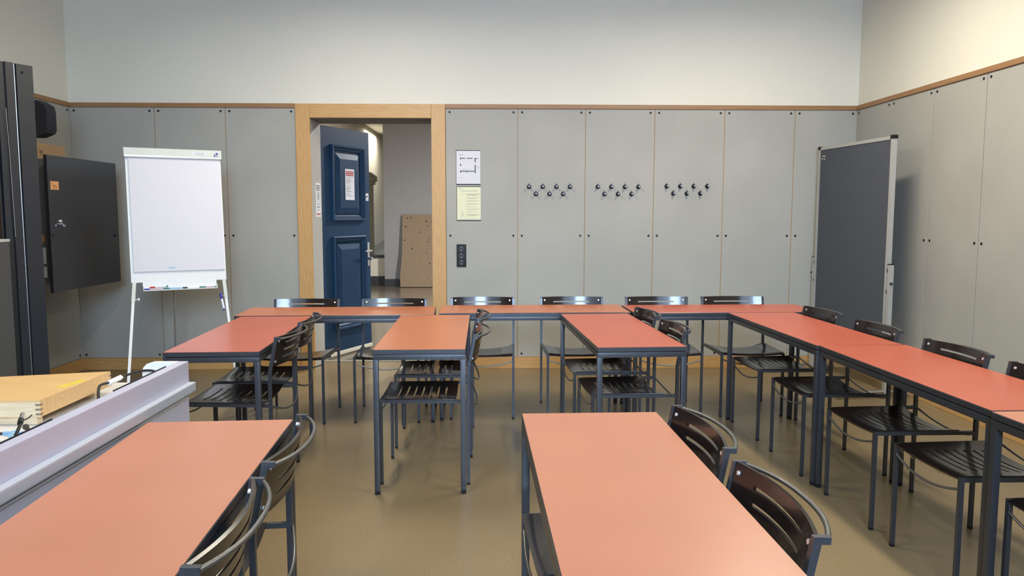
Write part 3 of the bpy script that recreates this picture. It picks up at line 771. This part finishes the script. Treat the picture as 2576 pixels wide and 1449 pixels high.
MB().box(K(-1.180, 2.36, .849), K(-1.1765, 2.74, .8545)).build('cable_slot_seal', M['black'], dk, smooth=False)
MB().box(K(-1.136, 1.2, .722), K(-1.130, 2.80, .736)).build('shadow_rail', M['desk_edge'], dk, smooth=False)
# wooden box
ww = empty('wooden_case', (-1.338, 2.249, .775), label='flat beech wood case with finger joints on the lilac desk', cat='case')
Zl = .076
Apt = Vector((0, 0, 0)); Bpt = Vector((0.0, .418, 0)); Cpt = Vector((-.42, .31, 0)); Dpt = Vector((-.42, -.012, 0))
MB().poly([Apt+Vector((0, 0, .026)), Bpt+Vector((0, 0, .026)), Cpt+Vector((0, 0, .026)), Dpt+Vector((0, 0, .026))], (0, 0, Zl-.026-.006)).build('frame', M['beech_end'], ww, smooth=False)
MB().poly([Apt+Vector((0, 0, Zl-.006)), Bpt+Vector((0, 0, Zl-.006)), Cpt+Vector((0, 0, Zl-.006)), Dpt+Vector((0, 0, Zl-.006))], (0, 0, .006)).build('lid', M['beech'], ww, smooth=False)
MB().box((0, 0, .026), (.0005, .418, Zl-.006)).build('side_panel', M['beech'], ww, smooth=False)
MB().box((-.40, .012, 0), (-.018, .04, .026)).build('batten', M['beech_end'], ww, smooth=False)
MB().box((-.40, .34, 0), (-.018, .368, .026)).build('batten', M['beech_end'], ww, smooth=False)
case_frame = [c for c in children(ww) if c.name.startswith('frame')][0]
for i in range(3):
    z = .031+i*.014
    MB().box((-.014, -.0006, z), (.0006, .012, z+.006)).build('finger_joint', M['spruce'], case_frame, smooth=False)
    MB().box((-.012, .404, z), (.0006, .4186, z+.006)).build('finger_joint', M['spruce'], case_frame, smooth=False)
MB().poly([(-.05, .17, Zl), (-.022, .165, Zl), (-.005, .27, Zl), (-.033, .28, Zl)], (0, 0, .0008)).build('yellow_sticker', M['tape'], ww, smooth=False)
# cables on the desk
def curve_pts(ps, n=8):
    out = []; ps = [Vector(p) for p in ps]
    for i in range(len(ps)-1):
        p0 = ps[max(i-1, 0)]; p1 = ps[i]; p2 = ps[i+1]; p3 = ps[min(i+2, len(ps)-1)]
        for k in range(n):
            t = k/n
            out.append(.5*((2*p1)+(p2-p0)*t+(2*p0-5*p1+4*p2-p3)*t*t+(3*p1-p0-3*p2+p3)*t**3))
    out.append(ps[-1]); return out
cd = empty('adapter_cable', (-1.3, 2.6, .774), label='black cable with white adapter beside the beech case', cat='cable')
def E_(*p): return Vector(p)-Vector((-1.3, 2.6, .774))
MB().tube(curve_pts([E_(-1.192, 2.30, .83), E_(-1.245, 2.40, .835), E_(-1.29, 2.50, .838), E_(-1.302, 2.58, .83)]), .0045, 8).build('cord', M['black'], cd)
MB().tube(curve_pts([E_(-1.305, 2.67, .828), E_(-1.29, 2.76, .83), E_(-1.25, 2.80, .825), E_(-1.19, 2.77, .80)]), .0045, 8).build('cord', M['black'], cd)
MB().tube([E_(-1.300, 2.575, .83), E_(-1.307, 2.675, .828)], .0095, 4).build('white_adapter', M['white'], cd, angle=60)
MB().tube([E_(-1.192, 2.30, .83), E_(-1.215, 2.345, .834)], .008, 10, r2=.005).build('plug_sleeve', M['black'], cd)
def cable(name, label, ref, cat='cable'):
    t = empty(name, ref, label=label, cat=cat); o = Vector(ref)
    return t, (lambda *p: Vector(p)-o)
c1, F_ = cable('video_cable', 'black plug with cable tie standing up from the desk slot', (-1.185, 1.86, .79))
MB().tube([F_(-1.181, 1.865, .80), F_(-1.185, 1.885, .852), F_(-1.192, 1.915, .867), F_(-1.200, 1.932, .871)], .0042, 10).build('cord', M['black'], c1)
MB().tube([F_(-1.198, 1.926, .870), F_(-1.207, 1.945, .875)], .0068, 10).build('strain_relief', M['black'], c1)
MB().tube([F_(-1.206, 1.944, .875), F_(-1.216, 1.968, .885)], .0055, 4).build('plug_shell', M['steel'], c1, angle=60)
MB().tube([F_(-1.202, 1.945, .872), F_(-1.200, 1.965, .874), F_(-1.197, 1.975, .879)], .0016, 6).build('cable_tie', M['black'], c1)
c2_, F_ = cable('power_cable', 'light blue plug and grey cable lying on the desk', (-1.26, 2.0, .80))
MB().tube([F_(-1.305, 2.07, .805), F_(-1.212, 1.91, .832)], .008, 8).build('plug', M['clb'], c2_)
MB().tube([F_(-1.275, 2.01, .812), F_(-1.235, 2.00, .82)], .010, 6).build('plug_wing', M['clb'], c2_)
MB().tube(curve_pts([F_(-1.335, 2.09, .795), F_(-1.37, 2.10, .793), F_(-1.42, 2.07, .788), F_(-1.50, 1.98, .781)]), .0045, 8).build('cord', M['metal'], c2_)
MB().tube([F_(-1.345, 2.095, .795), F_(-1.29, 2.045, .808)], .0075, 8).build('plug_neck', M['clb'], c2_)
c3_, F_ = cable('gold_plug_cable', 'black connector with gold contacts at the left picture edge', (-1.19, 1.85, .83))
MB().tube([F_(-1.196, 1.885, .838), F_(-1.188, 1.815, .845)], .0065, 10).build('shell', M['black'], c3_)
MB().tube([F_(-1.1935, 1.865, .840), F_(-1.192, 1.852, .841)], .0072, 10).build('contact_ring', M['brass'], c3_)
MB().tube([F_(-1.1885, 1.822, .844), F_(-1.187, 1.808, .846)], .0072, 10).build('contact_ring', M['brass'], c3_)
c4_, F_ = cable('audio_plug', 'small black jack plug lying on the desk slot', (-1.28, 2.1, .79), 'plug')
MB().tube([F_(-1.240, 2.035, .817), F_(-1.300, 2.12, .802), F_(-1.325, 2.155, .797)], .003, 10, r2=.009).build('shell', M['black'], c4_)
MB().tube([F_(-1.325, 2.155, .797), F_(-1.345, 2.18, .793)], .002, 8).build('tip', M['steel'], c4_)

# ------------------------------------------------------------------ ceiling lamps (housings above the picture)
def lamp(x, y0, y1, power, colr, lab):
    t = empty('ceiling_light', (x, (y0+y1)/2, 3.3), label=lab, cat='ceiling light', group='long ceiling lamps')
    h = (y1-y0)/2
    MB().box((-.09, -h, .02), (.09, h, .07), .004).build('housing', M['glass_shade'], t, smooth=False)
    for yy in (-h*.8, h*.8): MB().tube([(0, yy, .07), (0, yy, CEIL-3.3)], .004, 6).build('suspension_rod', M['steel'], t)
    l = bpy.data.lights.new('lamp', 'AREA'); l.shape = 'RECTANGLE'; l.size = .16; l.size_y = y1-y0-.05
    l.energy = power; l.color = colr; l.spread = R(174)
    lo = bpy.data.objects.new('lamp', l); col.objects.link(lo); lo.location = (0, 0, .012); lo.parent = t
WARM = (1.0, .925, .77)
lamp(-1.0, 4.2, 5.5, 52, WARM, 'ceiling lamp left of the centre near the back wall, above the picture')
lamp(1.9, 4.2, 5.5, 53, (1, .90, .72), 'ceiling lamp right of the centre near the back wall, above the picture')
lamp(-1.0, 1.6, 2.9, 40, WARM, 'added ceiling lamp left of the centre near the windows, above the picture')  # near pair added to brighten the foreground tables
lamp(1.9, 1.6, 2.9, 50, WARM, 'added ceiling lamp right of the centre near the windows, above the picture')

def area(name, loc, rot, sx, sy, e, c):
    l = bpy.data.lights.new(name, 'AREA'); l.shape = 'RECTANGLE'; l.size = sx; l.size_y = sy; l.energy = e; l.color = c
    o = bpy.data.objects.new(name, l); col.objects.link(o); o.location = loc; o.rotation_euler = rot; return o
SKY = (.55, .74, 1.0)
for (a, b), pw in zip(wn, (14, 195, 28)):
    area('window_daylight', ((a+b)/2, YB-.12, (WZ0+WZ1)/2), (R(74), 0, 0), b-a-.1, WZ1-WZ0-.2, pw, SKY).data.spread = R(100)
# hallway lights
area('hall_light', (-2.55, 18.3, 3.3), (0, 0, 0), .5, 1.6, 38, (1, .93, .8))
area('hall_light', (.9, 10.5, 3.3), (0, 0, 0), .3, .3, 400, (1, .98, .96))  # unseen source added to brighten the grey hall wall

# ------------------------------------------------------------------ world
wd = bpy.data.worlds.new('world'); scn.world = wd; wd.use_nodes = True
bg = wd.node_tree.nodes['Background']
sk_ = wd.node_tree.nodes.new('ShaderNodeTexSky'); sk_.sky_type = 'NISHITA'; sk_.sun_disc = False; sk_.sun_elevation = R(35)
wd.node_tree.links.new(sk_.outputs['Color'], bg.inputs['Color']); bg.inputs['Strength'].default_value = .15

# ------------------------------------------------------------------ camera
f, pit, yaw, rol, Hc = 1933.7, .09574, .02256, .00119, 1.3975
cam = bpy.data.cameras.new('camera'); co = bpy.data.objects.new('camera', cam); col.objects.link(co)
cam.sensor_fit = 'HORIZONTAL'; cam.sensor_width = 36; cam.lens = 36*f/2576; cam.clip_start = .05; cam.clip_end = 100
Rt = Vector((math.cos(yaw), -math.sin(yaw), 0))
Fw = Vector((math.sin(yaw)*math.cos(pit), math.cos(yaw)*math.cos(pit), -math.sin(pit)))
Up = Rt.cross(Fw)
r1 = Rt*math.cos(rol)+Up*math.sin(rol); u1 = Up*math.cos(rol)-Rt*math.sin(rol)
mx = Matrix((r1, u1, -Fw)).transposed().to_4x4(); mx.translation = Vector((0, 0, Hc))
co.matrix_world = mx
scn.camera = co
vs_ = scn.view_settings
vs_.view_transform = 'Standard'; vs_.look = 'None'; vs_.gamma = 1; vs_.use_curve_mapping = False; vs_.exposure = 0.12
scn.cycles.use_denoising = True
scn.cycles.caustics_reflective = False; scn.cycles.caustics_refractive = False; scn.cycles.blur_glossy = 1.0
scn.cycles.max_bounces = 10; scn.cycles.diffuse_bounces = 6; scn.cycles.glossy_bounces = 4
scn.cycles.sample_clamp_indirect = 6
